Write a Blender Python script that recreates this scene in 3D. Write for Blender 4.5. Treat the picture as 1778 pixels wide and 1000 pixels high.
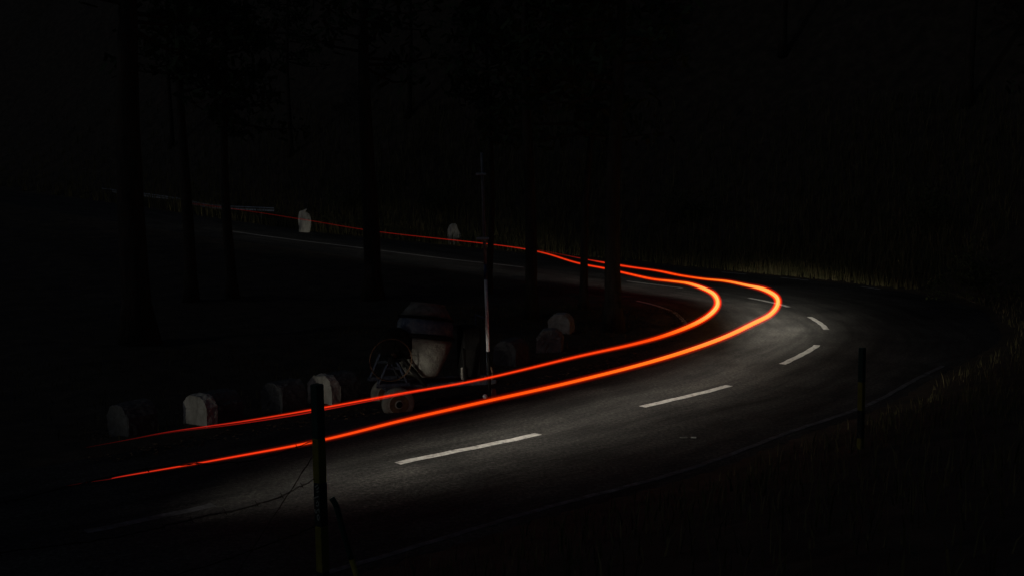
import bpy, math, random
import numpy as np
from mathutils import Vector, Matrix
random.seed(7); RNG = np.random.default_rng(7)
for o in list(bpy.data.objects): bpy.data.objects.remove(o)
S = bpy.context.scene
COL = S.collection
R = math.radians

# ------------------------------------------------------------------ camera
cd = bpy.data.cameras.new('camera'); cam = bpy.data.objects.new('camera', cd); COL.objects.link(cam)
cd.sensor_width = 36.0; cd.lens = 36.45; cd.clip_start = 0.1; cd.clip_end = 2000
cam.location = (0, 0, 4.3); cam.rotation_euler = (R(90) - math.atan(0.1), 0, 0)
S.camera = cam
S.render.resolution_x = 1024; S.render.resolution_y = 575

# ------------------------------------------------------------------ night sky and moon
W = bpy.data.worlds.new('World'); S.world = W; W.use_nodes = True
nt = W.node_tree; nt.nodes.clear()
sky = nt.nodes.new('ShaderNodeTexSky'); sky.sky_type = 'NISHITA'; sky.sun_disc = False
MOON_EL, MOON_AZ = R(42), R(248)
sky.sun_elevation = MOON_EL; sky.sun_rotation = MOON_AZ
bg = nt.nodes.new('ShaderNodeBackground'); bg.inputs['Strength'].default_value = 0.0036
wo = nt.nodes.new('ShaderNodeOutputWorld')
nt.links.new(sky.outputs[0], bg.inputs[0]); nt.links.new(bg.outputs[0], wo.inputs[0])
sd_ = bpy.data.lights.new('moon', 'SUN'); sd_.energy = 0.034; sd_.angle = R(0.5); sd_.color = (0.80, 0.88, 1.0)
so = bpy.data.objects.new('moon', sd_); COL.objects.link(so)
mdir = Vector((math.sin(MOON_AZ) * math.cos(MOON_EL), math.cos(MOON_AZ) * math.cos(MOON_EL), math.sin(MOON_EL)))
so.rotation_euler = mdir.to_track_quat('Z', 'Y').to_euler(); so.location = (0, -20, 40)
S.view_settings.view_transform = 'Standard'; S.view_settings.look = 'None'
S.view_settings.exposure = 0.0; S.view_settings.gamma = 1.0; S.view_settings.use_curve_mapping = False

# headlights of the car whose tail lights drew the two lines: single beams spaced along its path, with extra ones added after them
HEAD = [  # x, y, z, aim x, aim y, dip degrees, power, cone degrees
    (-6.4, 11.7, 0.80,   5.2, 20.6, 9.5,  130, 44),
    (-4.4, 13.3, 0.80,   6.2, 22.0, 9.5,  300, 46),
    (-1.9, 15.6, 0.80,   8.0, 25.0, 9.5,  470, 46),
    (1.7, 19.0, 0.80,   9.6, 29.4, 9.5,  560, 42),
    (4.9, 23.3, 0.80,  10.2, 34.0, 9.5,  900, 42),
    (7.4, 27.8, 0.80,   9.9, 39.0, 9.0,  1350, 46),
    (8.7, 33.4, 0.80,   7.6, 44.5, 8.0,  480, 42),
    (7.0, 39.4, 0.80,   1.0, 50.5, 3.5,  440, 46),
    (0.6, 50.0, 1.20, -15.0, 59.6, -.4,   400, 44),
    (-15.0, 61.0, 2.30, -36.0, 79.0, -1.6,  200, 44),
]
_H = []
for p, q in zip(HEAD, HEAD[1:]):
    for k in range(5): _H.append(tuple(u + (v - u) * k / 5 for u, v in zip(p, q)))
_H = [(*h[:5], h[2] - math.tan(R(h[5])) * math.hypot(h[3] - h[0], h[4] - h[1]), h[6] * 1.14, h[7]) for h in _H]
_H += [(-11.0, 10.2, 0.8, -2.6, 20.2, 0.5, 170, 32), (-7.0, 12.2, 0.8, 0.2, 24.0, 0.6, 150, 34), (-3.6, 15.9, 0.8, 4.6, 27.0, 1.0, 260, 34),
       (-4.3, 13.6, 0.8, 2.2, 16.6, -0.3, 110, 54), (-2.0, 15.6, 0.8, 4.4, 19.0, -0.6, 100, 48)]  # extra beams added to brighten the verge blocks, mixer, pole and near lane
for hx, hy, hz, ax, ay, az, P, cone in _H:
    l = bpy.data.lights.new('headlight', 'SPOT'); l.energy = P; l.spot_size = R(cone); l.spot_blend = 1.0
    l.shadow_soft_size = 0.07; l.color = (0.98, 0.95, 0.82)
    lo = bpy.data.objects.new('headlight', l); COL.objects.link(lo); lo.location = (hx, hy, hz); lo.scale = (1.0, 0.42, 1.0)
    lo.rotation_euler = (Vector((hx, hy, hz)) - Vector((ax, ay, az))).to_track_quat('Z', 'Y').to_euler()

# ------------------------------------------------------------------ helpers
def tag(o, label=None, cat=None, group=None, kind=None):
    if label: o['label'] = label
    if cat: o['category'] = cat
    if group: o['group'] = group
    if kind: o['kind'] = kind
    return o
def empty(name, loc=(0, 0, 0), rz=0):
    o = bpy.data.objects.new(name, None); COL.objects.link(o); o.location = loc; o.rotation_euler = (0, 0, rz)
    o.empty_display_size = 0.2
    return o
def mk(name, V, F, mat, parent=None, smooth=False, loc=None, rot=None):
    me = bpy.data.meshes.new(name); me.from_pydata([tuple(map(float, v)) for v in V], [], [tuple(map(int, f)) for f in F]); me.update()
    if smooth: me.polygons.foreach_set('use_smooth', [True] * len(me.polygons))
    me.materials.append(mat)
    o = bpy.data.objects.new(name, me); COL.objects.link(o)
    if parent: o.parent = parent
    if loc: o.location = loc
    if rot: o.rotation_euler = rot
    return o
class MB:
    def __init__(s): s.V = []; s.F = []
    def add(s, V, F):
        n = len(s.V); s.V += [tuple(v) for v in V]; s.F += [tuple(i + n for i in f) for f in F]
    def box(s, c, d, M=None, bev=0.0):
        hx, hy, hz = d[0] / 2, d[1] / 2, d[2] / 2
        if bev > 0:
            V = []; b = min(bev, hx * .9, hy * .9, hz * .9)
            prof = [(-hz, b), (-hz + b, 0), (hz - b, 0), (hz, b)]
            for z, i in prof:
                x, y = hx - i, hy - i; k = b * .6
                V += [(x - k, -y, z), (x, -y + k, z), (x, y - k, z), (x - k, y, z), (-x + k, y, z), (-x, y - k, z), (-x, -y + k, z), (-x + k, -y, z)]
            F = []
            for j in range(3):
                for i in range(8): F.append((j * 8 + i, j * 8 + (i + 1) % 8, j * 8 + 8 + (i + 1) % 8, j * 8 + 8 + i))
            F.append(tuple(range(7, -1, -1))); F.append(tuple(range(24, 32)))
        else:
            V = [(x, y, z) for z in (-hz, hz) for x, y in ((-hx, -hy), (hx, -hy), (hx, hy), (-hx, hy))]
            F = [(3, 2, 1, 0), (4, 5, 6, 7), (0, 1, 5, 4), (1, 2, 6, 5), (2, 3, 7, 6), (3, 0, 4, 7)]
        if M is not None: V = [tuple(M @ Vector(v)) for v in V]
        s.add([(v[0] + c[0], v[1] + c[1], v[2] + c[2]) for v in V], F)
    def tube(s, P, rad, n=8, cap=True):
        P = [Vector(p) for p in P]; k = len(P)
        rad = rad if hasattr(rad, '__len__') else [rad] * k
        V = []; up = Vector((0, 0, 1)); prev = None
        for i, p in enumerate(P):
            t = (P[min(i + 1, k - 1)] - P[max(i - 1, 0)]).normalized()
            if prev is None:
                a = t.cross(up)
                if a.length < .05: a = t.cross(Vector((0, 1, 0)))
                a.normalize()
            else:
                a = prev - t * prev.dot(t); a.normalize()
            prev = a; b = t.cross(a)
            for j in range(n):
                q = 2 * math.pi * j / n
                V.append(tuple(p + (a * math.cos(q) + b * math.sin(q)) * rad[i]))
        F = [(i * n + (j + 1) % n, i * n + (j + 1) % n + n, i * n + j + n, i * n + j) for i in range(k - 1) for j in range(n)]
        if cap: F.append(tuple(range(n - 1, -1, -1))); F.append(tuple(range((k - 1) * n, k * n)))
        s.add(V, F)
    def lathe(s, prof, n=28, M=None):     # prof: (r, h) about local z
        V = [(r * math.cos(2 * math.pi * j / n), r * math.sin(2 * math.pi * j / n), h) for r, h in prof for j in range(n)]
        if M is not None: V = [tuple(M @ Vector(v)) for v in V]
        F = [(i * n + j, i * n + (j + 1) % n, (i + 1) * n + (j + 1) % n, (i + 1) * n + j) for i in range(len(prof) - 1) for j in range(n)]
        F.append(tuple(range(n - 1, -1, -1))); F.append(tuple(range((len(prof) - 1) * n, len(prof) * n)))
        s.add(V, F)
    def build(s, name, mat, parent=None, smooth=False, **k): return mk(name, s.V, s.F, mat, parent, smooth, **k)

def crom(P, n=8):
    P = [np.array(p, float) for p in P]; out = []
    Q = [2 * P[0] - P[1]] + P + [2 * P[-1] - P[-2]]
    for i in range(1, len(Q) - 2):
        for k in range(n):
            t = k / n
            out.append(.5 * (2 * Q[i] + (Q[i + 1] - Q[i - 1]) * t + (2 * Q[i - 1] - 5 * Q[i] + 4 * Q[i + 1] - Q[i + 2]) * t * t + (3 * Q[i] - Q[i - 1] - 3 * Q[i + 1] + Q[i + 2]) * t ** 3))
    out.append(P[-1]); return np.array(out)

# ------------------------------------------------------------------ materials
def newmat(name):
    m = bpy.data.materials.new(name); m.use_nodes = True; t = m.node_tree
    return m, t, t.nodes['Principled BSDF']
def N(t, kind, **k):
    n = t.nodes.new(kind)
    for a, v in k.items():
        if a in n.inputs: n.inputs[a].default_value = v
        else: setattr(n, a, v)
    return n
def ramp(t, fac, stops):
    r = t.nodes.new('ShaderNodeValToRGB'); e = r.color_ramp.elements
    while len(e) < len(stops): e.new(0.5)
    for x, (p, c) in zip(e, stops): x.position = p; x.color = (*c, 1)
    t.links.new(fac, r.inputs[0]); return r.outputs[0]
def noisy(name, cols, scale=4.0, rough=.85, bump=.0, bscale=40, metal=0, detail=6, stretch=None, spec=.3):
    m, t, b = newmat(name)
    tc = N(t, 'ShaderNodeTexCoord'); src = tc.outputs['Object']
    if stretch:
        mp = N(t, 'ShaderNodeMapping'); mp.inputs['Scale'].default_value = stretch; t.links.new(src, mp.inputs[0]); src = mp.outputs[0]
    n = N(t, 'ShaderNodeTexNoise', Scale=scale, Detail=detail, Roughness=.65); t.links.new(src, n.inputs['Vector'])
    k = len(cols); c = ramp(t, n.outputs['Fac'], [(.3 + .4 * i / max(1, k - 1), cc) for i, cc in enumerate(cols)])
    t.links.new(c, b.inputs['Base Color'])
    b.inputs['Roughness'].default_value = rough; b.inputs['Metallic'].default_value = metal
    b.inputs['Specular IOR Level'].default_value = spec
    if bump:
        n2 = N(t, 'ShaderNodeTexNoise', Scale=bscale, Detail=8, Roughness=.7); t.links.new(src, n2.inputs['Vector'])
        bp = N(t, 'ShaderNodeBump', Strength=bump, Distance=.03); t.links.new(n2.outputs['Fac'], bp.inputs['Height'])
        t.links.new(bp.outputs[0], b.inputs['Normal'])
    return m
def asphalt_mat():
    m, t, b = newmat('asphalt')
    tc = N(t, 'ShaderNodeTexCoord'); src = tc.outputs['Object']
    big = N(t, 'ShaderNodeTexNoise', Scale=.55, Detail=5, Roughness=.6, Distortion=.6); t.links.new(src, big.inputs['Vector'])
    gr = N(t, 'ShaderNodeTexNoise', Scale=58, Detail=5, Roughness=.75); t.links.new(src, gr.inputs['Vector'])
    vo = N(t, 'ShaderNodeTexVoronoi', Scale=64); t.links.new(src, vo.inputs['Vector'])
    c1 = ramp(t, big.outputs['Fac'], [(.3, (.028, .028, .027)), (.5, (.046, .045, .043)), (.72, (.066, .064, .060))])
    sp = N(t, 'ShaderNodeTexNoise', Scale=15, Detail=7, Roughness=.82); t.links.new(src, sp.inputs['Vector'])
    c2 = ramp(t, sp.outputs['Fac'], [(.38, (.30, .30, .30)), (.50, (.85, .85, .85)), (.58, (1.35, 1.33, 1.3)), (.68, (2.6, 2.55, 2.5))])
    mx = N(t, 'ShaderNodeMix', data_type='RGBA', blend_type='MULTIPLY'); mx.inputs[0].default_value = 1
    t.links.new(c1, mx.inputs[6]); t.links.new(c2, mx.inputs[7])
    ac = N(t, 'ShaderNodeAttribute', attribute_name='across'); al = N(t, 'ShaderNodeAttribute', attribute_name='along')
    cb = N(t, 'ShaderNodeCombineXYZ'); sc_ = N(t, 'ShaderNodeMath', operation='MULTIPLY'); sc_.inputs[1].default_value = .10
    t.links.new(al.outputs['Fac'], sc_.inputs[0]); t.links.new(ac.outputs['Fac'], cb.inputs[0]); t.links.new(sc_.outputs[0], cb.inputs[1])
    st = N(t, 'ShaderNodeTexNoise', Scale=2.2, Detail=5, Roughness=.6); t.links.new(cb.outputs[0], st.inputs['Vector'])
    c3 = ramp(t, st.outputs['Fac'], [(.34, (.55, .55, .55)), (.5, (1, 1, 1)), (.66, (1.4, 1.38, 1.35))])
    m3 = N(t, 'ShaderNodeMix', data_type='RGBA', blend_type='MULTIPLY'); m3.inputs[0].default_value = 1
    t.links.new(mx.outputs[2], m3.inputs[6]); t.links.new(c3, m3.inputs[7]); t.links.new(m3.outputs[2], b.inputs['Base Color'])
    b.inputs['Roughness'].default_value = .9; b.inputs['Specular IOR Level'].default_value = .15
    ad = N(t, 'ShaderNodeMath', operation='ADD'); t.links.new(gr.outputs['Fac'], ad.inputs[0]); t.links.new(vo.outputs['Distance'], ad.inputs[1])
    bp = N(t, 'ShaderNodeBump', Strength=.6, Distance=.007); t.links.new(ad.outputs[0], bp.inputs['Height'])
    t.links.new(bp.outputs[0], b.inputs['Normal'])
    return m
M_ASPH = asphalt_mat()
M_PAINT = noisy('worn_road_paint', [(.14, .135, .13), (.48, .465, .44), (.62, .60, .57)], scale=11, bump=.4, bscale=40)
M_PAINT_DIM = noisy('faded_and_unlit_paint', [(.04, .04, .04), (.09, .093, .10), (.17, .172, .19)], scale=6, bump=.4, bscale=40)
M_CRACK = noisy('tar_crack', [(.012, .012, .012), (.02, .02, .02)], scale=10)
M_DIRT = noisy('soil', [(.020, .016, .011), (.045, .034, .022), (.075, .056, .038)], scale=1.6, bump=.9, bscale=9)
M_GRASS = noisy('dry_grass', [(.05, .055, .022), (.10, .088, .038), (.17, .135, .065)], scale=1.2)
M_LITTER = noisy('dry_leaves', [(.06, .040, .022), (.14, .095, .055)], scale=5)
M_BARK = noisy('bark', [(.018, .014, .010), (.05, .038, .027), (.08, .06, .045)], scale=7, bump=1.0, bscale=18, stretch=(1, 1, .18))
M_NEEDLE = noisy('pine_needles', [(.025, .04, .018), (.05, .075, .03)], scale=1.5)
M_LEAF = noisy('bush_leaves', [(.03, .042, .016), (.07, .08, .03)], scale=2)
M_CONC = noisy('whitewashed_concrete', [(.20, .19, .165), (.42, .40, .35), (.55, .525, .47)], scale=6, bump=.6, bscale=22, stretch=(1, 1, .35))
M_BLACKC = noisy('black_and_unlit_concrete', [(.05, .051, .053), (.095, .095, .098)], scale=6, bump=.6, bscale=22)
M_CONCD = noisy('grimy_grey_concrete', [(.10, .10, .098), (.17, .168, .16), (.26, .255, .24)], scale=5, bump=.7, bscale=18)
M_CONCM = noisy('dusty_pale_concrete', [(.16, .158, .15), (.28, .275, .26), (.36, .35, .33)], scale=5, bump=.7, bscale=18)
M_STONE = noisy('pale_weathered_stone', [(.20, .19, .17), (.42, .40, .36), (.55, .52, .48)], scale=2.6, bump=1.0, bscale=5, stretch=(1, 1, .4))
M_STEEL = noisy('galvanised_steel', [(.32, .33, .35), (.52, .53, .55)], scale=7, rough=.42, metal=.8, bump=.15, bscale=30)
M_WHITEP = noisy('chipped_white_paint', [(.45, .44, .43), (.86, .85, .83)], scale=9, rough=.28, bump=.3, bscale=25, stretch=(1, 1, .3))
M_POLEG = noisy('weathered_grey_pole_paint', [(.10, .10, .105), (.20, .20, .21)], scale=9, rough=.5)
M_BLUEP = noisy('blue_pole_paint', [(.02, .03, .07), (.04, .06, .14)], scale=9, rough=.5)
M_WIRE = noisy('rusty_wire', [(.02, .016, .013), (.05, .035, .025)], scale=20, rough=.7, metal=.4)
M_GREEN = noisy('dark_green_post_paint', [(.012, .038, .030), (.022, .060, .046)], scale=8, bump=.5, bscale=20)
M_YELLOW = noisy('faded_yellow_post_paint', [(.14, .125, .018), (.26, .23, .035)], scale=8, bump=.5, bscale=20)
M_BLACK = noisy('black_post_paint', [(.014, .018, .018), (.03, .034, .034)], scale=8, bump=.5, bscale=20)
M_LETTER = noisy('pale_letter_paint', [(.22, .23, .20), (.40, .40, .36)], scale=14)
M_DRUM = noisy('cement_crusted_drum', [(.06, .058, .05), (.16, .152, .13), (.22, .21, .185)], scale=5, bump=1.0, bscale=14)
M_DRUMBLUE = noisy('blue_drum_paint_under_cement', [(.035, .05, .085), (.08, .10, .14), (.20, .195, .18)], scale=7, bump=.8, bscale=16)
M_MBLUE = noisy('blue_mixer_frame_paint', [(.02, .026, .045), (.045, .055, .085), (.10, .095, .085)], scale=8, bump=.5, bscale=20)
M_DARKM = noisy('greasy_dark_metal', [(.006, .006, .006), (.016, .015, .014)], scale=8, rough=.8, spec=.1, bump=.4, bscale=20)
M_RUST = noisy('rusted_metal', [(.05, .028, .016), (.13, .075, .04)], scale=12, rough=.8, bump=.5, bscale=30)
M_TYRE = noisy('mud_caked_tyre', [(.14, .135, .115), (.28, .265, .23)], scale=6, bump=.9, bscale=24)
M_RIM = noisy('cement_dusted_rim', [(.16, .155, .135), (.36, .34, .295)], scale=9, bump=.6, bscale=24)
M_WALL = noisy('dark_wet_concrete', [(.02, .02, .02), (.05, .048, .045)], scale=4, bump=.7, bscale=14)
M_WYEL = noisy('yellow_coping_paint', [(.02, .017, .005), (.05, .04, .01)], scale=8)
M_BALL = noisy('white_reflector', [(.90, .89, .86), (.95, .94, .92)], scale=8, rough=.12, spec=1.0)
M_SCRAP = noisy('pale_plastic_scrap', [(.10, .10, .09), (.22, .22, .21)], scale=9)

# ------------------------------------------------------------------ road path: x, y, z, half width inner, half width outer
CP = [(-40, -20, -.3, 3.6, 3.6), (-24, -4.6, -.1, 3.6, 3.6), (-13.5, 5.0, 0, 3.6, 3.6), (-7.1, 10.95, 0, 3.6, 3.55), (-4.02, 13.63, 0, 3.6, 3.5), (-1.78, 15.72, 0, 3.6, 3.5), (0.46, 17.62, 0, 3.6, 3.5),
      (2.54, 19.82, 0, 3.6, 3.45), (4.66, 21.97, 0, 3.7, 3.4), (6.5, 24.63, 0, 4.0, 3.5), (8.21, 27.59, 0, 4.3, 4.0), (9.35, 30.59, 0, 4.5, 4.9), (9.71, 33.56, 0, 4.6, 5.8), (9.75, 36.27, 0, 4.8, 6.6),
      (9.0, 39.2, 0, 4.8, 7.2), (7.05, 42.7, .02, 4.6, 7.4), (5.06, 45.4, .06, 4.3, 7.2), (.55, 51.0, .22, 4.0, 6.6), (-3.5, 53.7, .46, 3.8, 6.0), (-8.25, 57.0, .8, 3.6, 5.4), (-12.8, 60.2, 1.1, 3.5, 4.8),
      (-17.2, 63.4, 1.45, 3.5, 4.4), (-26, 71, 2.2, 3.5, 4.0), (-38, 82, 3.1, 3.5, 4.0), (-60, 100, 4.6, 3.5, 4.0), (-90, 122, 6.5, 3.5, 4.0)]
NS = 10
PATH = crom(CP, NS)
TAN = np.gradient(PATH[:, :2], axis=0); TAN /= np.linalg.norm(TAN, axis=1)[:, None]
NOR = np.stack([TAN[:, 1], -TAN[:, 0]], 1)              # to the right of travel = outer side
def path_pt(i, off, dz=0.0):
    p = PATH[i]; return (p[0] + NOR[i, 0] * off, p[1] + NOR[i, 1] * off, p[2] + dz)
I_BEND = 13 * NS
def vnoise(x, y, f):   # cheap smooth noise
    return (np.sin(x * f * 1.3 + 1.7) * np.cos(y * f * 1.1 + .6) + .5 * np.sin(x * f * 2.9 + y * f * 1.9) + .3 * np.cos(x * f * 5.3 - y * f * 4.7 + 2)) / 1.8
def terrain(x, y):
    x = np.atleast_1d(np.asarray(x, float)); y = np.atleast_1d(np.asarray(y, float)); Z = np.empty_like(x)
    for a in range(0, len(x), 4000):
        X = x[a:a + 4000]; Y = y[a:a + 4000]
        d2 = (X[:, None] - PATH[None, :, 0]) ** 2 + (Y[:, None] - PATH[None, :, 1]) ** 2
        i = d2.argmin(1); d = np.sqrt(d2[np.arange(len(X)), i])
        w = 1 / (d2 + .15) ** 2; base = (w * PATH[None, :, 2]).sum(1) / w.sum(1)
        side = (X - PATH[i, 0]) * NOR[i, 0] + (Y - PATH[i, 1]) * NOR[i, 1]
        outer = side > 0
        dist = np.where(outer, d - PATH[i, 4], d - PATH[i, 3])
        far = np.clip((i - (I_BEND - 35)) / 60.0, 0, 1); far = far * far * (3 - 2 * far)
        do = np.maximum(0, dist)
        bank_n = np.minimum(3.4, .33 * np.maximum(0, do - .4))
        bank_f = np.minimum(30, .30 * np.maximum(0, do - .8) + .035 * np.maximum(0, do - .8) ** 2)
        add = np.where(outer, bank_n * (1 - far) + bank_f * far, 0)
        rgh = np.clip(dist / 1.5, 0, 1) * .07 * vnoise(X, Y, 1.4) + np.clip(dist / 4, 0, 1) * .12 * vnoise(X, Y, .45)
        lip = np.where(dist < -.1, -.16, -.16 + .145 * np.clip((dist + .1) / .35, 0, 1))
        Z[a:a + 4000] = base + add + rgh + lip
    return Z
def tz(x, y): return float(terrain([x], [y])[0])

def graded(lo, a, b, hi, step, far):
    mid = list(np.arange(a, b + 1e-6, step)); L = []; s = step; v = a
    while v > lo: s = min(far, s * 1.22); v -= s; L.append(v)
    Rr = []; s = step; v = mid[-1]
    while v < hi: s = min(far, s * 1.22); v += s; Rr.append(v)
    return np.array(L[::-1] + mid + Rr)
gx = graded(-600, -32, 24, 600, .42, 40); gy = graded(-300, 4, 74, 900, .42, 40)
GX, GY = np.meshgrid(gx, gy); GZ = terrain(GX.ravel(), GY.ravel())
nx, ny = len(gx), len(gy)
V = np.stack([GX.ravel(), GY.ravel(), GZ], 1)
idx = np.arange(nx * ny).reshape(ny, nx)
F = np.stack([idx[:-1, :-1].ravel(), idx[:-1, 1:].ravel(), idx[1:, 1:].ravel(), idx[1:, :-1].ravel()], 1)
gnd = mk('ground', V, F, M_DIRT, smooth=True); tag(gnd, kind='structure')

# road slab
OFF = [(-1, -.30), (-1, 0), (-.5, 0.0), (0, 0.0), (.5, 0.0), (1, 0), (1, -.30)]
V = []; F = []; ACR = []; ALO = []
SLEN = np.concatenate([[0], np.cumsum(np.linalg.norm(np.diff(PATH[:, :2], axis=0), axis=1))])
for i in range(len(PATH)):
    for k, (q, dz) in enumerate(OFF):
        hw = PATH[i, 3] if q < 0 else PATH[i, 4]
        jit = .10 * math.sin(i * 1.9) + .07 * math.sin(i * .83 + 1) if abs(q) == 1 else 0
        V.append(path_pt(i, q * hw + jit, dz)); ACR.append(q * hw); ALO.append(SLEN[i])
n = len(OFF)
for i in range(len(PATH) - 1):
    for k in range(n - 1): F.append((i * n + k, i * n + k + 1, (i + 1) * n + k + 1, (i + 1) * n + k))
road = mk('road', V, F, M_ASPH, smooth=False); tag(road, kind='structure')
for nm, vals in (('across', ACR), ('along', ALO)):
    at_ = road.data.attributes.new(nm, 'FLOAT', 'POINT'); at_.data.foreach_set('value', np.array(vals, np.float32))
def shoulder(side):
    V = []; F = []; k = 4 if side > 0 else 3
    Q = [(-.18, None, -.012), (.06, None, .012), (.45, 1, .05), (.95, 1, .035), (1.5, 1, -.06)]; P = []
    for i in range(len(PATH)):
        for d, _, _ in Q: P.append(path_pt(i, side * (PATH[i, k] + d + .06 * math.sin(i * 2.7 + d * 9)), 0))
    P = np.array(P); TZ = terrain(P[:, 0], P[:, 1]); n = len(Q)
    for j, p in enumerate(P):
        d, m_, dz = Q[j % n]; i = j // n
        V.append((p[0], p[1], (TZ[j] if m_ else PATH[i, 2]) + dz + (.012 * math.sin(i * 1.7 + j) if m_ else 0)))
    for i in range(len(PATH) - 1):
        for q in range(n - 1):
            f = (i * n + q, i * n + q + 1, (i + 1) * n + q + 1, (i + 1) * n + q); F.append(f if side > 0 else f[::-1])
    tag(mk('road_shoulder', V, F, M_DIRT, smooth=True), kind='structure')
shoulder(1); shoulder(-1)
def strip(name, i0, i1, off, w, mat, dz=.005, sub=1):
    V = []; F = []
    ii = list(range(i0, i1 + 1))
    for j, i in enumerate(ii):
        oo = off(i) if callable(off) else off
        e = .012 * math.sin(i * 2.3)
        V += [path_pt(i, oo - w / 2 + e, dz), path_pt(i, oo + w / 2 + e, dz)]
    for j in range(len(ii) - 1): F.append((2 * j, 2 * j + 1, 2 * j + 3, 2 * j + 2))
    return mk(name, V, F, mat, road)
for a in (3, 5, 7, 9, 11): strip('centre_dash', a * NS + (5 if a == 3 else 0), (a + 1) * NS, 0, .17, M_PAINT_DIM if a == 3 else M_PAINT)  # nearest dash gets darker paint to stand for the missing light there
strip('centre_dash', 13 * NS, 14 * NS, 0, .17, M_PAINT)
strip('centre_dash', 15 * NS, 16 * NS, 0, .17, M_PAINT)
strip('centre_line', 17 * NS, 21 * NS, 0, .15, M_PAINT)
strip('edge_line', 1 * NS, 9 * NS + 5, lambda i: PATH[i, 4] - .36, .11, M_PAINT_DIM)
def e_in(i): return -(PATH[i, 3] - .36)
strip('edge_line', 11 * NS + 1, 14 * NS + 3, e_in, .15, M_PAINT)
for a, b in ((149, 153), (158, 161), (141, 143)): strip('worn_edge_dash', a, b, lambda i: PATH[i, 4] - .3, .14, M_PAINT)
for (i0, o0, n_, st) in ((118, 1.6, 9, .35), (100, 1.4, 8, .4), (122, 3.2, 7, .45)):   # cracks
    p = Vector(path_pt(i0, o0, .004)); a = random.uniform(0, 6.28); L = [p.copy()]
    for k in range(n_):
        a += random.uniform(-.6, .6); p = p + Vector((math.cos(a), math.sin(a), 0)) * st * .7; L.append(p.copy())
    V = []; F = []
    for k, q in enumerate(L):
        d = (L[min(k + 1, n_)] - L[max(k - 1, 0)]).normalized(); s = Vector((-d.y, d.x, 0)) * .012
        V += [q - s, q + s]
    for k in range(n_): F.append((2 * k, 2 * k + 1, 2 * k + 3, 2 * k + 2))
    mk('crack', V, F, M_CRACK, road)

# ------------------------------------------------------------------ tail light trails (glowing lines standing at tail lamp height)
def trail_mat(name, strength=1.0):
    m = bpy.data.materials.new(name); m.use_nodes = True; t = m.node_tree; t.nodes.clear()
    at = N(t, 'ShaderNodeAttribute', attribute_name='glowing')
    c = ramp(t, at.outputs['Fac'], [(0.0, (.0, .0, .0)), (.15, (.10, .003, .002)), (.35, (.42, .012, .008)), (.6, (.92, .036, .008)), (.8, (1.0, .075, .005)), (.9, (1.0, .22, .015)), (1.0, (1.0, .52, .10))])
    e = N(t, 'ShaderNodeEmission', Strength=strength); o = N(t, 'ShaderNodeOutputMaterial')
    t.links.new(c, e.inputs[0]); t.links.new(e.outputs[0], o.inputs[0]); return m
def glow_mat(name, col, strength):
    m = bpy.data.materials.new(name); m.use_nodes = True; t = m.node_tree; t.nodes.clear()
    e = N(t, 'ShaderNodeEmission', Strength=strength); e.inputs[0].default_value = (*col, 1); o = N(t, 'ShaderNodeOutputMaterial')
    t.links.new(e.outputs[0], o.inputs['Volume']); return m
M_TRAIL = trail_mat('tail_light_core', 1.0)
M_GLOW1 = glow_mat('tail_light_glow', (1.0, .05, .0), 3.2)
M_GLOW2 = glow_mat('tail_light_outer_glow', (1.0, .015, .0), .42)
def trail(label, P):
    # P: x, y, z, width m, heat
    C = crom(P, 6); C[:, 3] = np.maximum(C[:, 3] * .72, .01); C[:, 4] = np.clip(C[:, 4], 0, 1)
    t = empty('tail_light_trail', (float(C[0, 0]), float(C[0, 1]), float(C[0, 2])))
    base = C[0, :3]
    def part(name, mat, rs, dz=0.0, hs=1.0, i0=0, i1=None, taper=0):
        D = C[i0:i1].copy()
        if name.endswith('glow'): D[:, 3] *= np.clip(D[:, 4] * 2.4, .08, 1)
        if taper: kk = np.arange(len(D)); D[:, 3] *= np.clip(np.minimum(kk, len(D) - 1 - kk) / taper, .03, 1)
        b = MB(); b.tube([(p[0] - base[0], p[1] - base[1], p[2] - base[2] + dz * p[3]) for p in D], [p[3] / 2 * (rs if rs else .44 + .26 * p[4] ** 4) for p in D], 10)
        o = b.build(name, mat, t, True)
        a = o.data.attributes.new('glowing', 'FLOAT', 'POINT'); a.data.foreach_set('value', np.repeat(np.clip(D[:, 4] * hs, 0, 1), 10).astype(np.float32))
        return o
    part('bright_core', M_TRAIL, 0)
    part('soft_glow', M_GLOW1, 1.05)
    part('outer_glow', M_GLOW2, 1.75)
    tag(t, label, 'light trail', 'pair of tail light trails round the bend')
    return t, part, C
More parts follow.
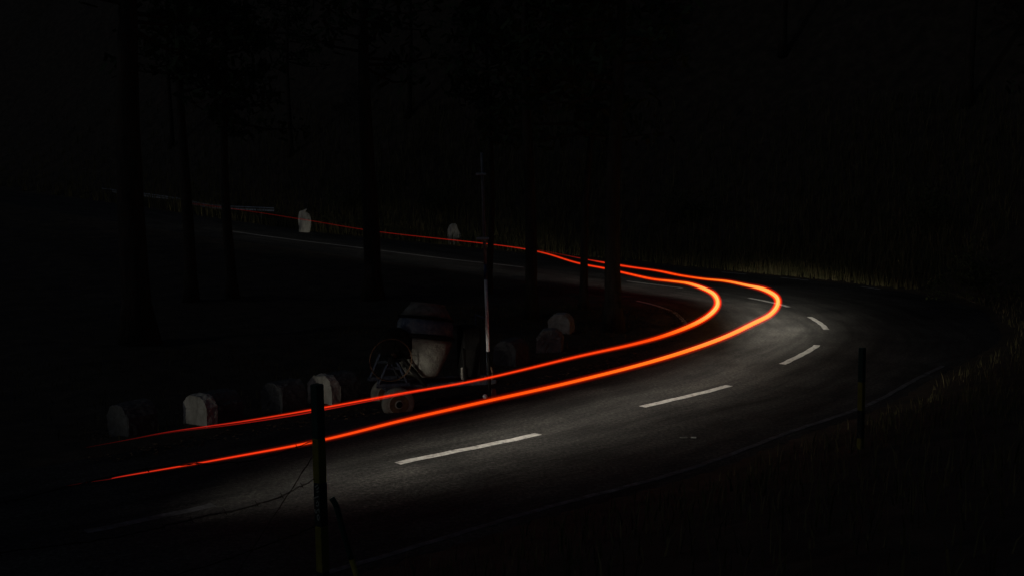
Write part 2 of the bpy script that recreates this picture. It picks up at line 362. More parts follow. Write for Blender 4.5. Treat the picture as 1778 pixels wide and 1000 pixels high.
TR_OUT = [(-5.23, 11.79, 0.8, 0.014, 0.015), (-5.03, 11.96, 0.8, 0.017, 0.05), (-4.81, 12.1, 0.8, 0.021, 0.13), (-4.69, 12.23, 0.8, 0.028, 0.4), (-3.75, 12.99, 0.8, 0.052, 0.56), (-2.61, 14.01, 0.8, 0.076, 0.7), (-1.63, 15.21, 0.8, 0.091, 0.76), (-0.46, 16.53, 0.8, 0.103, 0.79), (1.14, 18.31, 0.8, 0.114, 0.83), (3.04, 20.72, 0.8, 0.128, 0.89), (4.74, 23.39, 0.8, 0.151, 0.94), (6.17, 26.16, 0.8, 0.169, 0.98), (7.02, 27.93, 0.8, 0.18, 1), (7.8, 30.24, 0.8, 0.203, 1), (8.3, 32.45, 0.8, 0.209, 1), (8.43, 34.61, 0.8, 0.203, 0.99), (8.16, 36.01, 0.8, 0.161, 0.95), (7.77, 37.52, 0.8, 0.147, 0.9), (7.1, 38.45, 0.8, 0.129, 0.84), (6.48, 39.92, 0.8, 0.122, 0.76), (5.89, 42.07, 0.8, 0.122, 0.68), (4.7, 43, 0.91, 0.12, 0.55), (3.17, 47, 0.94, 0.079, 0.22), (1.33, 52, 1.02, 0.058, 0.08)]
TR_IN = [(-5.7, 13.6, 0.8, 0.016, 0.02), (-5.31, 14.01, 0.8, 0.02, 0.08), (-4.84, 14.52, 0.8, 0.029, 0.22), (-4.01, 15.13, 0.8, 0.043, 0.42), (-3.14, 15.92, 0.8, 0.059, 0.54), (-1.84, 17.23, 0.8, 0.068, 0.61), (-0.51, 18.53, 0.8, 0.073, 0.64), (1.31, 20.93, 0.8, 0.094, 0.66), (2.68, 22.62, 0.8, 0.114, 0.73), (3.67, 24.12, 0.8, 0.135, 0.83), (4.7, 26.16, 0.8, 0.169, 0.93), (5.51, 28.31, 0.8, 0.19, 1), (6.1, 30.54, 0.8, 0.205, 1), (6.46, 32.96, 0.8, 0.203, 1), (6.47, 34.8, 0.8, 0.185, 0.98), (6.26, 36.64, 0.8, 0.164, 0.92), (5.78, 37.52, 0.8, 0.147, 0.86), (5.17, 38.45, 0.8, 0.129, 0.78), (4.48, 40.97, 0.8, 0.114, 0.66), (3.86, 43, 0.82, 0.108, 0.57), (2.81, 45.5, 0.87, 0.101, 0.5), (1.27, 49.5, 1.09, 0.088, 0.4), (-1.12, 51.6, 1.33, 0.08, 0.28), (-7.02, 55.2, 1.77, 0.074, 0.18), (-11.59, 58.2, 2.31, 0.068, 0.14), (-15.91, 61.2, 2.78, 0.061, 0.09), (-20.95, 66.5, 3.13, 0.059, 0.05)]
tr_o, part_o, Co = trail('thick orange tail light trail, the outer line nearer the dashed centre line', TR_OUT)
tr_i, part_i, Ci = trail('thinner red tail light trail, the inner line nearer the concrete mixer', TR_IN)
M_HOT = trail_mat('tail_light_hot_streak', 1.0)
for _e in [n for n in M_HOT.node_tree.nodes if n.type == 'VALTORGB'][0].color_ramp.elements:
    if _e.position > .85: _e.color = (1.0, .62, .22, 1) if _e.position > .95 else (1.0, .28, .03, 1)
for _p in (part_o, part_i): _p('hot_streak', M_HOT, .24, .26, 1.0, 40, 100, 14)
part_i('faint_filament', M_TRAIL, .4, -.95, .5, 0, 40, 16)

# ------------------------------------------------------------------ concrete parapet blocks
CHIP = bpy.data.textures.new('chips', 'CLOUDS'); CHIP.noise_scale = .10; CHIP.noise_depth = 3
def block(label, x, y, rz, L, white, w=.62, h=.60, wm=None, group='painted concrete blocks along the inner verge', tilt=0):
    e = empty('parapet_block', (x, y, tz(x, y) - .03), rz); e.rotation_euler = (0, R(tilt), rz)
    c = .19; prof = [(-w / 2, 0), (w / 2, 0), (w / 2, h - c), (w / 2 - c * .45, h - c * .35), (w / 2 - c, h), (-w / 2 + c, h), (-w / 2 + c * .45, h - c * .35), (-w / 2, h - c)]
    rb = random.Random(label)
    def seg(a, b, mat, name, s=1.0):
        V = []
        for xx, k in ((a, .975), (a + .02, 1), (b - .02, 1), (b, .975)):
            V += [(xx, py * k * s, pz * k * s + (0 if pz else 0)) for py, pz in prof]; V = V[:-8] + [(v[0] + rb.uniform(-.008, .008), v[1] + rb.uniform(-.016, .016), v[2] + rb.uniform(-.014, .014)) for v in V[-8:]]
        n = 8; F = [(i * n + j, i * n + (j + 1) % n, (i + 1) * n + (j + 1) % n, (i + 1) * n + j) for i in range(3) for j in range(n)]
        F.append(tuple(range(n - 1, -1, -1))); F.append(tuple(range(3 * n, 4 * n)))
        o = mk(name, V, F, mat, e); sb = o.modifiers.new('dense', 'SUBSURF'); sb.subdivision_type = 'SIMPLE'; sb.levels = sb.render_levels = 3
        dm = o.modifiers.new('chips', 'DISPLACE'); dm.texture = CHIP; dm.strength = .055; dm.mid_level = .55; dm.texture_coords = 'GLOBAL'
        return o
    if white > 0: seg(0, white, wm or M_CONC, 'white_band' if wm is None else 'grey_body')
    if white < L: seg(max(white, 0), L, M_BLACKC, 'black_band', .99)  # behind a white end, the dark colour stands for the unlit long side
    tag(e, label, 'concrete block', group); return e
block('whitewashed concrete block with streaked end face, leftmost bright one of the verge row', -5.62, 18.05, R(54), .80, .24, w=.68)
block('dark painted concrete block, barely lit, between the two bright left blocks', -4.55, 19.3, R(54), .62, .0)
block('whitewashed concrete block partly behind the tall fence post', -3.76, 19.95, R(54), .80, .24, w=.68)
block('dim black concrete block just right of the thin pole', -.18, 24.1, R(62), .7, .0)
block('pale grey octagonal concrete block at the island, nearer of the right two', .95, 26.4, R(80), .5, .5, w=.66, h=.62, wm=M_CONCD)
block('small pale concrete block highest up the verge, behind the grey one', 1.35, 29.6, R(72), .55, .55, w=.66, h=.56, wm=M_CONCM)
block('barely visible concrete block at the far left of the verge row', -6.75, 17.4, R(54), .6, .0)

# ------------------------------------------------------------------ concrete mixer
mx_, my_ = -1.52, 20.15
mix = empty('concrete_mixer', (mx_, my_, tz(mx_, my_) + .0), R(20))
tag(mix, 'cement crusted towable concrete mixer with blue frame standing on the inner verge', 'concrete mixer')
def wheel(name, c, r, wd, parent, tyre=True):
    w = empty_mesh = None
    Mx = Matrix.Translation(Vector(c)) @ Matrix.Rotation(R(90), 4, 'X')
    b = MB(); b.lathe([(r * .62, -wd / 2), (r * .9, -wd / 2), (r, -wd * .3), (r * 1.0, wd * .3), (r * .9, wd / 2), (r * .62, wd / 2)], 32, Mx); t = b.build(name, M_TYRE, parent, True)
    b = MB(); b.lathe([(r * .1, wd * .10), (r * .58, wd * .12), (r * .66, wd * .50), (r * .60, wd * .56), (r * .50, wd * .20), (r * .34, wd * .28), (r * .26, wd * .62), (r * .16, wd * .66), (.004, wd * .66)], 28, Mx); b.build('rim', M_RIM, t, True)
    b = MB(); b.lathe([(r * .44, wd * .262), (r * .44, wd * .30), (r * .575, wd * .44), (r * .60, wd * .585), (r * .575, wd * .585)], 28, Mx); b.build('rim_groove', M_RUST, t, True)
    b = MB(); b.lathe([(r * .20, wd * .665), (r * .20, wd * .70), (r * .12, wd * .70), (r * .11, wd * .665)], 20, Mx); b.build('hub_ring', M_DARKM, t, True)
    return t
wheel('wheel', (-.86, -.46, .31), .31, .17, mix); wheel('wheel', (-.86, .50, .31), .31, .17, mix)
b = MB(); b.tube([(-.86, -.42, .31), (-.86, .46, .31)], .035, 10); b.build('axle', M_DARKM, mix, True)
b = MB()
for yy in (-.30, .34): b.box((.05, yy, .58), (2.25, .07, .10), bev=.012)
for xx in (-1.05, -.1, 1.15): b.box((xx, .02, .58), (.07, .56, .08), bev=.01)
b.box((-.86, 0, .44), (.10, .72, .18), bev=.012)
b.build('chassis', M_MBLUE, mix)
for yy in (-.36, .40):
    b = MB(); ap = (-.93, yy, 1.28)
    b.tube([ap, (-1.22, yy, .64)], .034, 4); b.tube([ap, (-.62, yy, .64)], .034, 4); b.box((-.92, yy, .655), (.66, .07, .075), bev=.01); b.box((-.925, yy, .98), (.33, .05, .05), bev=.008); b.build('trunnion_stand', M_MBLUE, mix)
b = MB(); b.tube([(-.93, -.52, 1.24), (-.93, .45, 1.24)], .045, 12); b.build('trunnion_shaft', M_RUST, mix, True)
rg = 40; cx, cz, rr = -1.02, 1.18, .40
b = MB(); b.tube([(cx + rr * math.cos(2 * math.pi * k / rg), -.60, cz + rr * math.sin(2 * math.pi * k / rg)) for k in range(rg + 1)], .013, 8); hw = b.build('hand_wheel', M_RUST, mix, True)
for k in range(5):
    q = 2 * math.pi * k / 5 + .05; b = MB(); b.tube([(cx, -.60, cz), (cx + rr * math.cos(q), -.60, cz + rr * math.sin(q))], .010, 6); b.build('spoke', M_DARKM, hw, True)
b = MB(); b.lathe([(.01, -.05), (.07, -.05), (.07, .10), (.01, .10)], 16, Matrix.Translation((cx, -.55, cz)) @ Matrix.Rotation(R(90), 4, 'X')); b.build('hub', M_DARKM, hw, True)
b = MB(); b.lathe([(.20, -.10), (.30, -.10), (.33, -.04), (.33, .06), (.28, .10), (.02, .10)], 28, Matrix.Translation((-.86, -.30, 1.42)) @ Matrix.Rotation(R(90), 4, 'X')); b.build('gear_guard', M_DARKM, mix, True)
DM = Matrix.Translation((-.22, .04, 1.32)) @ Matrix.Diagonal((1.04, 1.04, 1, 1)) @ Matrix.Rotation(R(9), 4, 'Y') @ Matrix.Rotation(R(-8), 4, 'X')
b = MB(); b.lathe([(.02, -.62), (.24, -.62), (.34, -.56), (.47, -.20), (.535, .04), (.535, .12)], 40, DM); dr = b.build('drum', M_DRUM, mix, True)
b = MB(); b.lathe([(.545, .125), (.585, .135), (.585, .19), (.545, .20)], 40, DM); b.build('girth_ring', M_DARKM, dr)
b = MB(); b.lathe([(.535, .205), (.53, .42), (.50, .50)], 40, DM); b.build('painted_band', M_DRUMBLUE, dr, True)
b = MB(); b.lathe([(.515, .503), (.53, .51), (.53, .545), (.50, .55)], 40, DM); b.build('rim_band', M_DARKM, dr)
b = MB(); b.lathe([(.49, .553), (.40, .70), (.32, .80), (.33, .82), (.30, .82), (.37, .70), (.30, .60)], 40, DM); b.build('drum_mouth', M_DRUM, dr, True)
b = MB(); b.tube([(-.78, -.46, 1.20), (-.32, -.52, .62)], .045, 4); b.build('yoke_brace', M_DARKM, mix)
b = MB(); b.tube([(.52, -.34, .62), (.44, -.50, 1.30)], .035, 4); b.build('yoke_brace', M_DARKM, mix)
b = MB(); b.box((.72, .05, 1.15), (.36, .46, 1.02), bev=.04); eb = b.build('engine_cover', M_DARKM, mix)
b = MB(); b.box((.53, -.20, .76), (.10, .05, .26), bev=.02); b.build('side_plate', M_RIM, mix)
b = MB(); b.tube([(.96, -.30, 1.86), (1.0, -.30, .64)], .02, 8); b.tube([(.96, .34, 1.86), (1.0, .34, .64)], .02, 8); b.tube([(.96, -.30, 1.84), (.96, .34, 1.84)], .02, 8); b.build('guard_frame', M_MBLUE, mix, True)
b = MB(); b.box((.955, -.325, 1.74), (.05, .03, .24), bev=.01); b.build('frame_plate', M_RUST, mix)
b = MB(); b.tube([(1.0, -.30, .92), (1.06, -.36, .86), (1.09, -.37, .74), (1.07, -.35, .62)], .026, 8); b.build('lifting_hook', M_RUST, mix, True)
b = MB(); b.tube([(1.1, .0, .58), (1.32, 0, .50)], .04, 8); b.tube([(1.18, 0, .56), (1.18, 0, .24)], .022, 8); b.build('drawbar', M_DARKM, mix, True)
Mj = Matrix.Translation((1.18, -.06, .20)) @ Matrix.Rotation(R(55), 4, 'Z') @ Matrix.Rotation(R(90), 4, 'X')
b = MB(); b.lathe([(.02, -.04), (.13, -.045), (.19, -.03), (.19, .03), (.13, .045), (.02, .05)], 26, Mj); b.build('jockey_wheel', M_TYRE, mix, True)

bx_, by_ = -.53, 20.0; zb = tz(bx_, by_)
ball = empty('verge_reflector', (bx_, by_, zb)); tag(ball, 'tiny bright white round reflector on a short stick beside the mixer', 'reflector')
b = MB(); b.tube([(0, 0, -.05), (0, 0, .29)], .012, 6); b.build('stick', M_DARKM, ball)
b = MB(); b.lathe([(.05 * math.sin(q) + .001, -.05 * math.cos(q)) for q in np.linspace(0, math.pi, 9)], 16, Matrix.Translation((0, 0, .33))); b.build('reflector_globe', M_BALL, ball, True)

# ------------------------------------------------------------------ thin pole
px, py = -.43, 20.0
pz = tz(px, py)
pole = empty('pole', (px, py, pz)); tag(pole, 'tall thin leaning metal pole with two short crossbars behind the mixer', 'pole')
def pp(z): return (-.030 * z, 0, z)
b = MB(); b.tube([pp(-.2), pp(1.22)], .034, 14); b.build('pole_base', M_DARKM, pole, True)
b = MB(); b.tube([pp(1.22), pp(2.62)], .033, 14); b.build('white_section', M_WHITEP, pole, True)
b = MB(); b.tube([pp(2.62), pp(2.92)], .0325, 14); b.build('blue_section', M_BLUEP, pole, True)
b = MB(); b.tube([pp(2.92), pp(4.3), pp(5.06)], [.032, .029, .026], 14); b.build('upper_section', M_POLEG, pole, True)
for z, w_ in ((3.42, .24), (4.65, .2)):
    b = MB(); x0 = pp(z)[0]; b.box((x0 - w_ * .12, -.055, z), (w_, .03, .05), bev=.008); b.build('crossbar', M_STEEL, pole)

# ------------------------------------------------------------------ fence posts and barbed wire
def post(label, x, y, top, side, rz, bands):
    z0 = tz(x, y) - .4
    e = empty('fence_post', (x, y, z0), rz); e.rotation_euler = (R(-.6), R(-.5), rz)
    z = top - z0; first = True
    for mat, L, nm in bands:
        lo = max(0, z - L)
        b = MB(); b.box((0, 0, (z + lo) / 2), (side, side, z - lo), bev=.006); b.build(nm, mat, e); z = lo
        if z <= 0: break
    tag(e, label, 'fence post', 'painted square fence posts'); return e, z0
def band(k): return [(M_GREEN, .47 * k, 'green_band'), (M_YELLOW, .39 * k, 'yellow_band'), (M_BLACK, .385 * k, 'black_band'), (M_YELLOW, .41 * k, 'yellow_band'), (M_BLACK, 3, 'base_band')]
LP = (-1.635, 8.75); pl, plz = post('tall green and yellow banded fence post with painted lettering, in front at left', LP[0], LP[1], 2.60, .083, R(50), band(1))
RP = (5.15, 15.0); pr, prz = post('slim green and yellow banded fence post near the right edge of the road', RP[0], RP[1], 1.925, .078, R(38), band(1.08))
# lettering on the left face of the left post (worn brush strokes)
STK = [[(175, 205), (235, 155)], [(205, 238), (250, 192)], [(205, 275), (250, 248)], [(145, 382), (240, 328)], [(205, 400), (240, 430), (226, 478), (186, 482)], [(190, 440), (212, 428)],
       [(165, 540), (170, 590), (195, 592), (202, 550), (240, 522), (240, 580)], [(222, 605), (240, 640), (230, 695), (208, 690), (202, 640), (222, 605)]]
e_ = .083; V = []; F = []
for st in STK:
    Q = [((x - 203) / 105 * e_ * .92, (430 - y) / 8.34 / 1800 * 8.75) for x, y in st]
    for (a, c), (a2, c2) in zip(Q, Q[1:]):
        dx, dz = a2 - a, c2 - c; L = math.hypot(dx, dz); nx_, nz_ = -dz / L * .0055, dx / L * .0055
        k = len(V); V += [(a + nx_, 0, c + nz_), (a - nx_, 0, c - nz_), (a2 - nx_, 0, c2 - nz_), (a2 + nx_, 0, c2 + nz_)]; F.append((k, k + 1, k + 2, k + 3))
zc = 4.3 - (881 - 320) / 1800 * 8.75
lt = mk('painted_lettering', V, F, M_LETTER, pl, loc=(-e_ / 2 - .0025, 0, zc - plz), rot=(0, 0, R(-90)))
# leaning stake
sx, sy = -1.38, 8.45
stake = empty('leaning_stake', (sx, sy, 0)); tag(stake, 'dark green and yellow stake leaning beside the tall left post', 'stake')
b = MB(); sp = crom([(-.135, .05, 1.68), (-.095, .045, 1.60), (-.03, .02, 1.36), (.03, 0, 1.17)], 4); b.tube(sp, .024, 10); b.build('green_end', M_GREEN, stake, True)
b = MB(); b.tube([(.031, 0, 1.166), (.30, -.05, .22)], .0235, 10); b.build('yellow_shaft', M_YELLOW, stake, True)
def wire(label, P, seed, barbs=True, grp='barbed wire strands of the fence'):
    rnd = random.Random(seed); Q = crom(P, 14); n = len(Q)
    e = empty('barbed_wire', tuple(map(float, Q[0])))
    A = []; B = []
    for i, q in enumerate(Q):
        w = i * 1.25; o = Vector((.0, math.cos(w), math.sin(w))) * .0035
        j = Vector((0, 0, rnd.uniform(-.006, .006))); p = Vector(q - Q[0]) + j
        A.append(p + o); B.append(p - o)
    b = MB(); b.tube(A, .0026, 5); b.tube(B, .0026, 5); b.build('twisted_strand', M_WIRE, e)
    if barbs:
        for i in range(4, n - 2, 6):
            p = A[i]; b = MB()
            for s in (1, -1): b.tube([p + Vector((.010 * s, 0, -.020)), p, p + Vector((-.012 * s, .008, .022 * s))], .0028, 4)
            b.build('barb', M_WIRE, e)
    tag(e, label, 'barbed wire', grp)
c = LP
wire('topmost barbed wire strand from the left post, crossing the lower trail', [(-1.70, 8.72, 2.11), (-2.05, 7.9, 2.16), (-2.52, 7.0, 2.35), (-3.2, 5.9, 2.40), (-4.6, 4.0, 2.5)], 1)
wire('middle sagging barbed wire strand running left from the left post', [(-1.70, 8.72, 1.775), (-1.95, 8.0, 1.80), (-2.35, 7.4, 1.86), (-2.75, 7.0, 1.86), (-3.4, 5.8, 2.1), (-4.6, 4.0, 2.2)], 2)
wire('lowest barbed wire strand running left from the left post', [(-1.70, 8.72, 1.36), (-2.05, 8.2, 1.36), (-2.6, 7.4, 1.40), (-4.6, 4.0, 1.8)], 3)
wire('slack diagonal wire hanging from the left post', [(-1.70, 8.70, 2.0), (-1.86, 8.45, 1.74), (-2.05, 8.25, 1.45), (-2.2, 8.0, 1.2)], 4, False)

# ------------------------------------------------------------------ pale standing stones on the far verge
def stone(label, x, y, prof, seed, sx=1.0):
    z0 = tz(x, y) - .15; e = np.random.default_rng(seed)
    n = 14; V = []; F = []
    for k, (h, w, ox) in enumerate(prof):
        for j in range(n):
            q = 2 * math.pi * j / n; r = w / 2 * (1 + e.uniform(-.16, .16))
            V.append((ox + r * math.cos(q), r * .7 * math.sin(q), h + e.uniform(-.04, .04)))
    for k in range(len(prof) - 1):
        for j in range(n): F.append((k * n + j, k * n + (j + 1) % n, (k + 1) * n + (j + 1) % n, (k + 1) * n + j))
    F.append(tuple(range(n - 1, -1, -1))); F.append(tuple(range((len(prof) - 1) * n, len(prof) * n)))
    o = mk('standing_stone', V, F, M_STONE, loc=(x, y, z0)); tag(o, label, 'stone', 'pale stones on the far verge'); return o

# ------------------------------------------------------------------ guard rail at far upper left
gr = empty('guard_rail', (-19.5, 71.5, 0)); tag(gr, 'thin pale guard rail glimpsed at the far upper left above the road', 'guard rail')
GR = [(-46.0, 97.0, 4.42), (-38.0, 92.0, 4.10), (-31.0, 84.0, 3.75), (-25.5, 79.5, 3.25), (-21.5, 74.5, 2.85), (-16.0, 70.0, 2.72)]
Gp = crom(GR, 5); o0 = np.array([-19.5, 71.5, 0])
def beam(P, name):
    pr_ = [(-.15, 0), (-.10, .05), (-.03, .0), (.03, 0), (.10, .05), (.15, 0)]
    V = []; F = []; n = len(pr_)
    for i, p in enumerate(P):
        d = P[min(i + 1, len(P) - 1)] - P[max(i - 1, 0)]; nn = np.array([d[1], -d[0], 0]); nn /= np.linalg.norm(nn)
        if nn[1] > 0: nn = -nn
        for (h, q) in pr_: v = p + nn * q; V.append((v[0] - o0[0], v[1] - o0[1], v[2] + h - .15))
    for i in range(len(P) - 1):
        for k in range(n - 1): F.append((i * n + k, i * n + k + 1, (i + 1) * n + k + 1, (i + 1) * n + k))
    o = mk(name, V, F, M_STEEL, gr); md = o.modifiers.new('thickness', 'SOLIDIFY'); md.thickness = .006; return o
beam(Gp, 'rail_beam')
for i in range(0, len(Gp), 3):
    p = Gp[i]; zt = tz(p[0], p[1]); b = MB(); b.box((p[0] - o0[0], p[1] - o0[1] + .12, (zt - .3 + p[2]) / 2), (.12, .12, max(.3, p[2] - zt + .3)), bev=.01); b.build('rail_post', M_STEEL, gr)

# ------------------------------------------------------------------ trees
def crown_mesh(name, seed, H, z0, spread, n_l=46, n_c=34):
    r = np.random.default_rng(seed); V = []; F = []; limbs = MB()
    for k in range(n_l):
        f = (k + r.uniform(0, 1)) / n_l; z = z0 + (H - z0) * f; L = spread * (1 - f) ** .7 * r.uniform(.55, 1.1) + .35
        a = r.uniform(0, 6.283); dr = np.array([math.cos(a), math.sin(a), r.uniform(-.12, .35)])
        tip = np.array([0, 0, z]) + dr * L
        limbs.tube([(0, 0, z), tuple(np.array([0, 0, z]) + dr * L * .5 + [0, 0, -.06 * L]), tuple(tip)], [.05 * (1 - f) + .02, .03 * (1 - f) + .012, .006], 5, False)
        for c in range(n_c):
            t = r.uniform(.3, 1.02); p = np.array([0, 0, z]) + dr * L * t + r.normal(0, .16 + .05 * L, 3) * [1, 1, .7]
            s = r.uniform(.09, .24)
            u = r.normal(0, 1, 3); u /= np.linalg.norm(u); w = np.cross(u, r.normal(0, 1, 3)); w /= np.linalg.norm(w)
            i = len(V); V += [p - u * s - w * s * .35, p + u * s - w * s * .25, p + u * s * .9 + w * s * .35, p - u * s * .8 + w * s * .3]; F.append((i, i + 1, i + 2, i + 3))
    me = bpy.data.meshes.new(name); me.from_pydata([tuple(map(float, v)) for v in V], [], F); me.materials.append(M_NEEDLE); me.update()
    ml = bpy.data.meshes.new('limbs'); ml.from_pydata(limbs.V, [], limbs.F); ml.materials.append(M_BARK); ml.update()
    return me, ml
CR = [crown_mesh('crown', 11, 15, 7.2, 3.0), crown_mesh('crown', 12, 17, 8.5, 3.4), crown_mesh('crown', 13, 12.5, 6.0, 2.4)]
CH = [15, 17, 12.5]
def tree(label, x, y, dia, kind, lean=(0, 0), rz=0, group='pine trees on the island inside the bend', root=True):
    z = tz(x, y) - .15; e = empty('pine_tree', (x, y, z), 0)
    H = CH[kind]; rn = random.Random(label); P = []; Rd = []
    for k in range(15):
        f = k / 14; P.append((lean[0] * f * H + .09 * math.sin(f * 7 + x), lean[1] * f * H + .09 * math.cos(f * 6 + y), f * H))
        Rd.append(dia / 2 * (1.0 - .82 * f) * (1 + (.45 * max(0, 1 - f * 14))) * (1 + rn.uniform(-.04, .04)))
    b = MB(); b.tube(P, Rd, 14); b.build('trunk', M_BARK, e, True)
    for me, nm in zip(CR[kind], ('crown', 'limbs')):
        o = bpy.data.objects.new(nm, me); COL.objects.link(o); o.parent = e; o.rotation_euler = (math.atan(-lean[1]), math.atan(lean[0]), rz)
    tag(e, label, 'tree', group); return e
T = [('thick dark pine trunk at left centre, breaking the far red trail', -5.22, 38, .68, 1, (-.004, 0)),
     ('dark pine trunk right of the thin pole, tapering at its foot', .55, 33.6, .44, 0, (-.006, 0)),
     ('very thin dark trunk close behind the thin pole', -.84, 40, .26, 2, (-.004, 0)),
     ('slim dark pine trunk leaning right, left of the thick one at the bend', 2.40, 35.5, .30, 2, (.055, 0)),
     ('thick rough pine trunk nearest the inner curve of the bend', 3.02, 30.4, .54, 0, (.004, 0)),
     ('broad dim trunk at the far left of the island', -10.2, 28, .85, 1, (.003, 0)),
     ('dark trunk hiding the left end of the far red trail', -11.3, 36, .46, 0, (0, 0)),
     ('dark trunk at left where the far road line begins', -10.1, 37, .42, 2, (-.004, 0))]
for i, (l, x, y, d, k, ln) in enumerate(T): tree(l, x, y, d, k, ln, i * 1.3)
T2 = [('faint tree on the far bank above the outer end of the bend', 17.0, 66, .5, 1), ('faint tree on the far bank behind the slim leaning trunk', 4.5, 70, .45, 0), ('faint tree on the far bank left of the thin pole', -7.5, 77, .5, 1),
      ('faint tree on the far bank above the left pale stone', -17, 80, .45, 0), ('faint tree on the dark bank at far right', 23.5, 54, .5, 0), ('faint tree high on the bank right of centre', 11.5, 76, .5, 1),
      ('faint tree on the dark bank nearest the right edge of the frame', 22, 40, .45, 2), ('faint tree on the far bank at the upper left corner', -30, 92, .5, 0)]
for i, (l, x, y, d, k) in enumerate(T2): tree(l, x, y, d, k, (0, 0), i * .9, 'trees on the far bank')

# ------------------------------------------------------------------ grass, bushes, litter
def blades(name, label, cat, X, Y, hmin, hmax, w, seed, mat):
    r = np.random.default_rng(seed); n = len(X); Z = terrain(X, Y) - .03
    h = r.uniform(hmin, hmax, n); a = r.uniform(0, 6.283, n); ln = r.uniform(.05, .45, n) * h; la = r.uniform(0, 6.283, n)
    ww = w * r.uniform(.6, 1.4, n); cx, cy = np.cos(a) * ww, np.sin(a) * ww; lx, ly = np.cos(la) * ln, np.sin(la) * ln
    V = np.empty((n, 5, 3))
    V[:, 0] = np.stack([X - cx, Y - cy, Z], 1); V[:, 1] = np.stack([X + cx, Y + cy, Z], 1)
    V[:, 2] = np.stack([X + cx * .7 + lx * .35, Y + cy * .7 + ly * .35, Z + h * .6], 1); V[:, 3] = np.stack([X - cx * .7 + lx * .35, Y - cy * .7 + ly * .35, Z + h * .6], 1)
    V[:, 4] = np.stack([X + lx, Y + ly, Z + h], 1)
    b = np.arange(n) * 5
    F = [(i, i + 1, i + 2, i + 3) for i in b] + [(i + 3, i + 2, i + 4) for i in b]
    o = mk(name, V.reshape(-1, 3), F, mat); tag(o, label, cat, kind='stuff'); return o
def along(i0, i1, n, lo, hi, seed, outer=True, power=1.0):
    r = np.random.default_rng(seed); i = r.integers(i0, i1, n); t = r.uniform(0, 1, n) ** power; k = 4 if outer else 3
    off = (PATH[i, k] + lo + (hi - lo) * t) * (1 if outer else -1); j = r.uniform(-.5, .5, n)
    return PATH[i, 0] + NOR[i, 0] * off + TAN[i, 0] * j, PATH[i, 1] + NOR[i, 1] * off + TAN[i, 1] * j
X, Y = along(14 * NS, 25 * NS, 26000, .25, 13, 3, True, 1.5); blades('bank_grass', 'tall dry grass covering the far bank behind the road', 'grass', X, Y, .35, 1.25, .022, 4, M_GRASS)
X, Y = along(2 * NS, 14 * NS, 9000, .3, 9, 5, True, 1.2); blades('roadside_grass', 'dark low grass on the near bank below the fence', 'grass', X, Y, .10, .38, .009, 6, M_GRASS)
X, Y = along(4 * NS, 14 * NS, 6000, .5, 9, 7, False, 1.0); blades('island_grass', 'sparse dark grass on the island under the pines', 'grass', X, Y, .05, .22, .008, 8, M_GRASS)
X, Y = along(4 * NS, 13 * NS, 5200, -.55, 2.6, 9, False, 1.3)
r = np.random.default_rng(10); n = len(X)
ii = np.array([((PATH[:, 0] - a) ** 2 + (PATH[:, 1] - c) ** 2).argmin() for a, c in zip(X, Y)])
dd = np.hypot(PATH[ii, 0] - X, PATH[ii, 1] - Y) - PATH[ii, 3]
Z = np.where(dd < .12, PATH[ii, 2] + .006, terrain(X, Y) + .02)
a = r.uniform(0, 6.283, n); s = r.uniform(.02, .06, n); V = np.empty((n, 4, 3))
for k, (u, v) in enumerate(((-1, 0), (0, -.45), (1, 0), (0, .45))):
    V[:, k] = np.stack([X + s * (u * np.cos(a) - v * np.sin(a)), Y + s * (u * np.sin(a) + v * np.cos(a)), Z + r.uniform(0, .03, n)], 1)
lt_ = mk('leaf_litter', V.reshape(-1, 3), [(4 * i, 4 * i + 1, 4 * i + 2, 4 * i + 3) for i in range(n)], M_LITTER); tag(lt_, 'dry leaves and debris scattered along the inner road edge', 'leaf litter', kind='stuff')
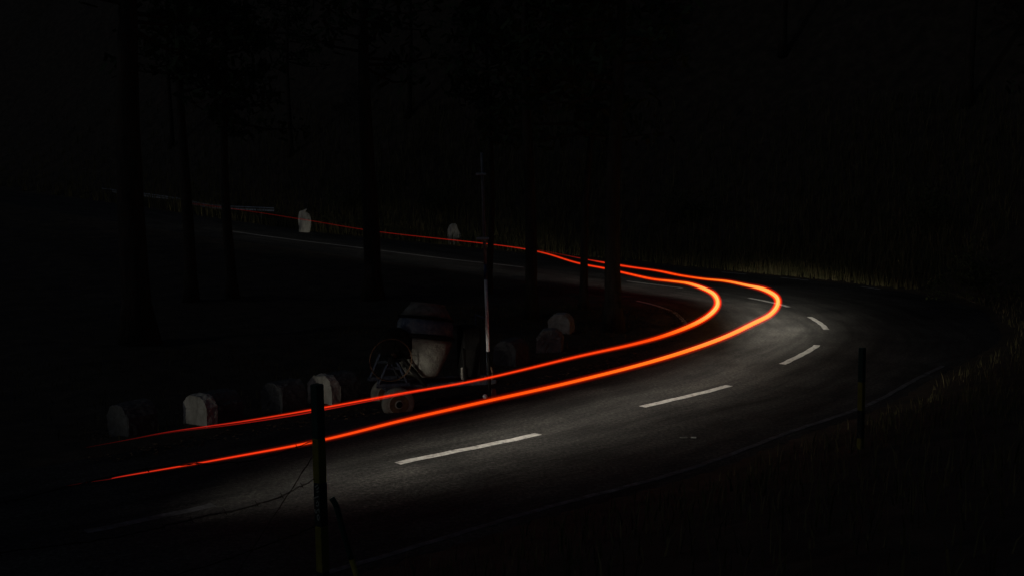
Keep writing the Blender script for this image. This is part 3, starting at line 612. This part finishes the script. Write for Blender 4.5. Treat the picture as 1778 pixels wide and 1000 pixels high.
def bush(label, x, y, w, h, seed):
    r = np.random.default_rng(seed); z = tz(x, y) - .1; e = empty('bush', (x, y, z)); V = []; F = []
    cl = [(r.normal(0, w * .25), r.normal(0, w * .25), r.uniform(.3, .9) * h, r.uniform(.2, .38) * w) for _ in range(9)]
    for (cx, cy, cz, cr) in cl:
        for k in range(150):
            u = r.normal(0, 1, 3); u /= np.linalg.norm(u); p = np.array([cx, cy, cz]) + u * cr * r.uniform(.55, 1.1)
            s = r.uniform(.04, .11); q = r.normal(0, 1, 3); q /= np.linalg.norm(q); t = np.cross(q, u + .3 * r.normal(0, 1, 3)); t /= np.linalg.norm(t) + 1e-6
            i = len(V); V += [p - q * s, p - t * s * .4, p + q * s, p + t * s * .4]; F.append((i, i + 1, i + 2, i + 3))
    mk('foliage', V, F, M_LEAF, e)
    b = MB()
    for (cx, cy, cz, cr) in cl[:6]: b.tube([(0, 0, 0), (cx * .5, cy * .5, cz * .6), (cx, cy, cz)], [.03, .02, .008], 5, False)
    b.build('stems', M_BARK, e); tag(e, label, 'bush', 'bushes on the far bank')
bush('dim bush on the far bank above the right pale stone', -4.8, 65.8, 2.6, 2.2, 31)
bush('dim bush on the far bank between the two pale stones', -10.5, 69.0, 2.4, 2.0, 32)
bush('dim bush on the far bank right of the thick bend trunk', 9.5, 58.5, 2.6, 1.8, 33)
bush('dark bush at the outside of the bend, upper right', 18.5, 47.5, 3.0, 2.2, 34)
bush('dark bush on the bank at the right edge of the frame', 17.0, 37.0, 2.4, 1.8, 35)
st1 = stone('pale upright stone on the far verge at left, taller and slimmer', -13.05, 65.2, [(0, .52, -.06), (.3, .62, -.04), (.7, .76, .02), (1.1, .80, .04), (1.4, .74, .02), (1.62, .42, -.12), (1.78, .16, .1)], 5)
st2 = stone('pale rugged stone on the far verge beside the thin pole', -3.45, 61.4, [(0, .34, -.12), (.25, .62, 0), (.5, .80, .05), (.8, .72, .02), (1.1, .60, -.04), (1.3, .46, -.04), (1.42, .2, -.02)], 6)
# small scrap lying on the road
sc = empty('road_scrap', (3.0, 17.35, .004)); tag(sc, 'small flattened pale scrap lying on the near lane', 'scrap')
b = MB(); b.box((-.07, .0, .006), (.13, .05, .010), Matrix.Rotation(.3, 3, 'Z'), .003); b.build('flap', M_SCRAP, sc)
b = MB(); b.box((.10, .01, .006), (.09, .06, .012), Matrix.Rotation(-.2, 3, 'Z'), .003); b.build('crumpled_end', M_SCRAP, sc)
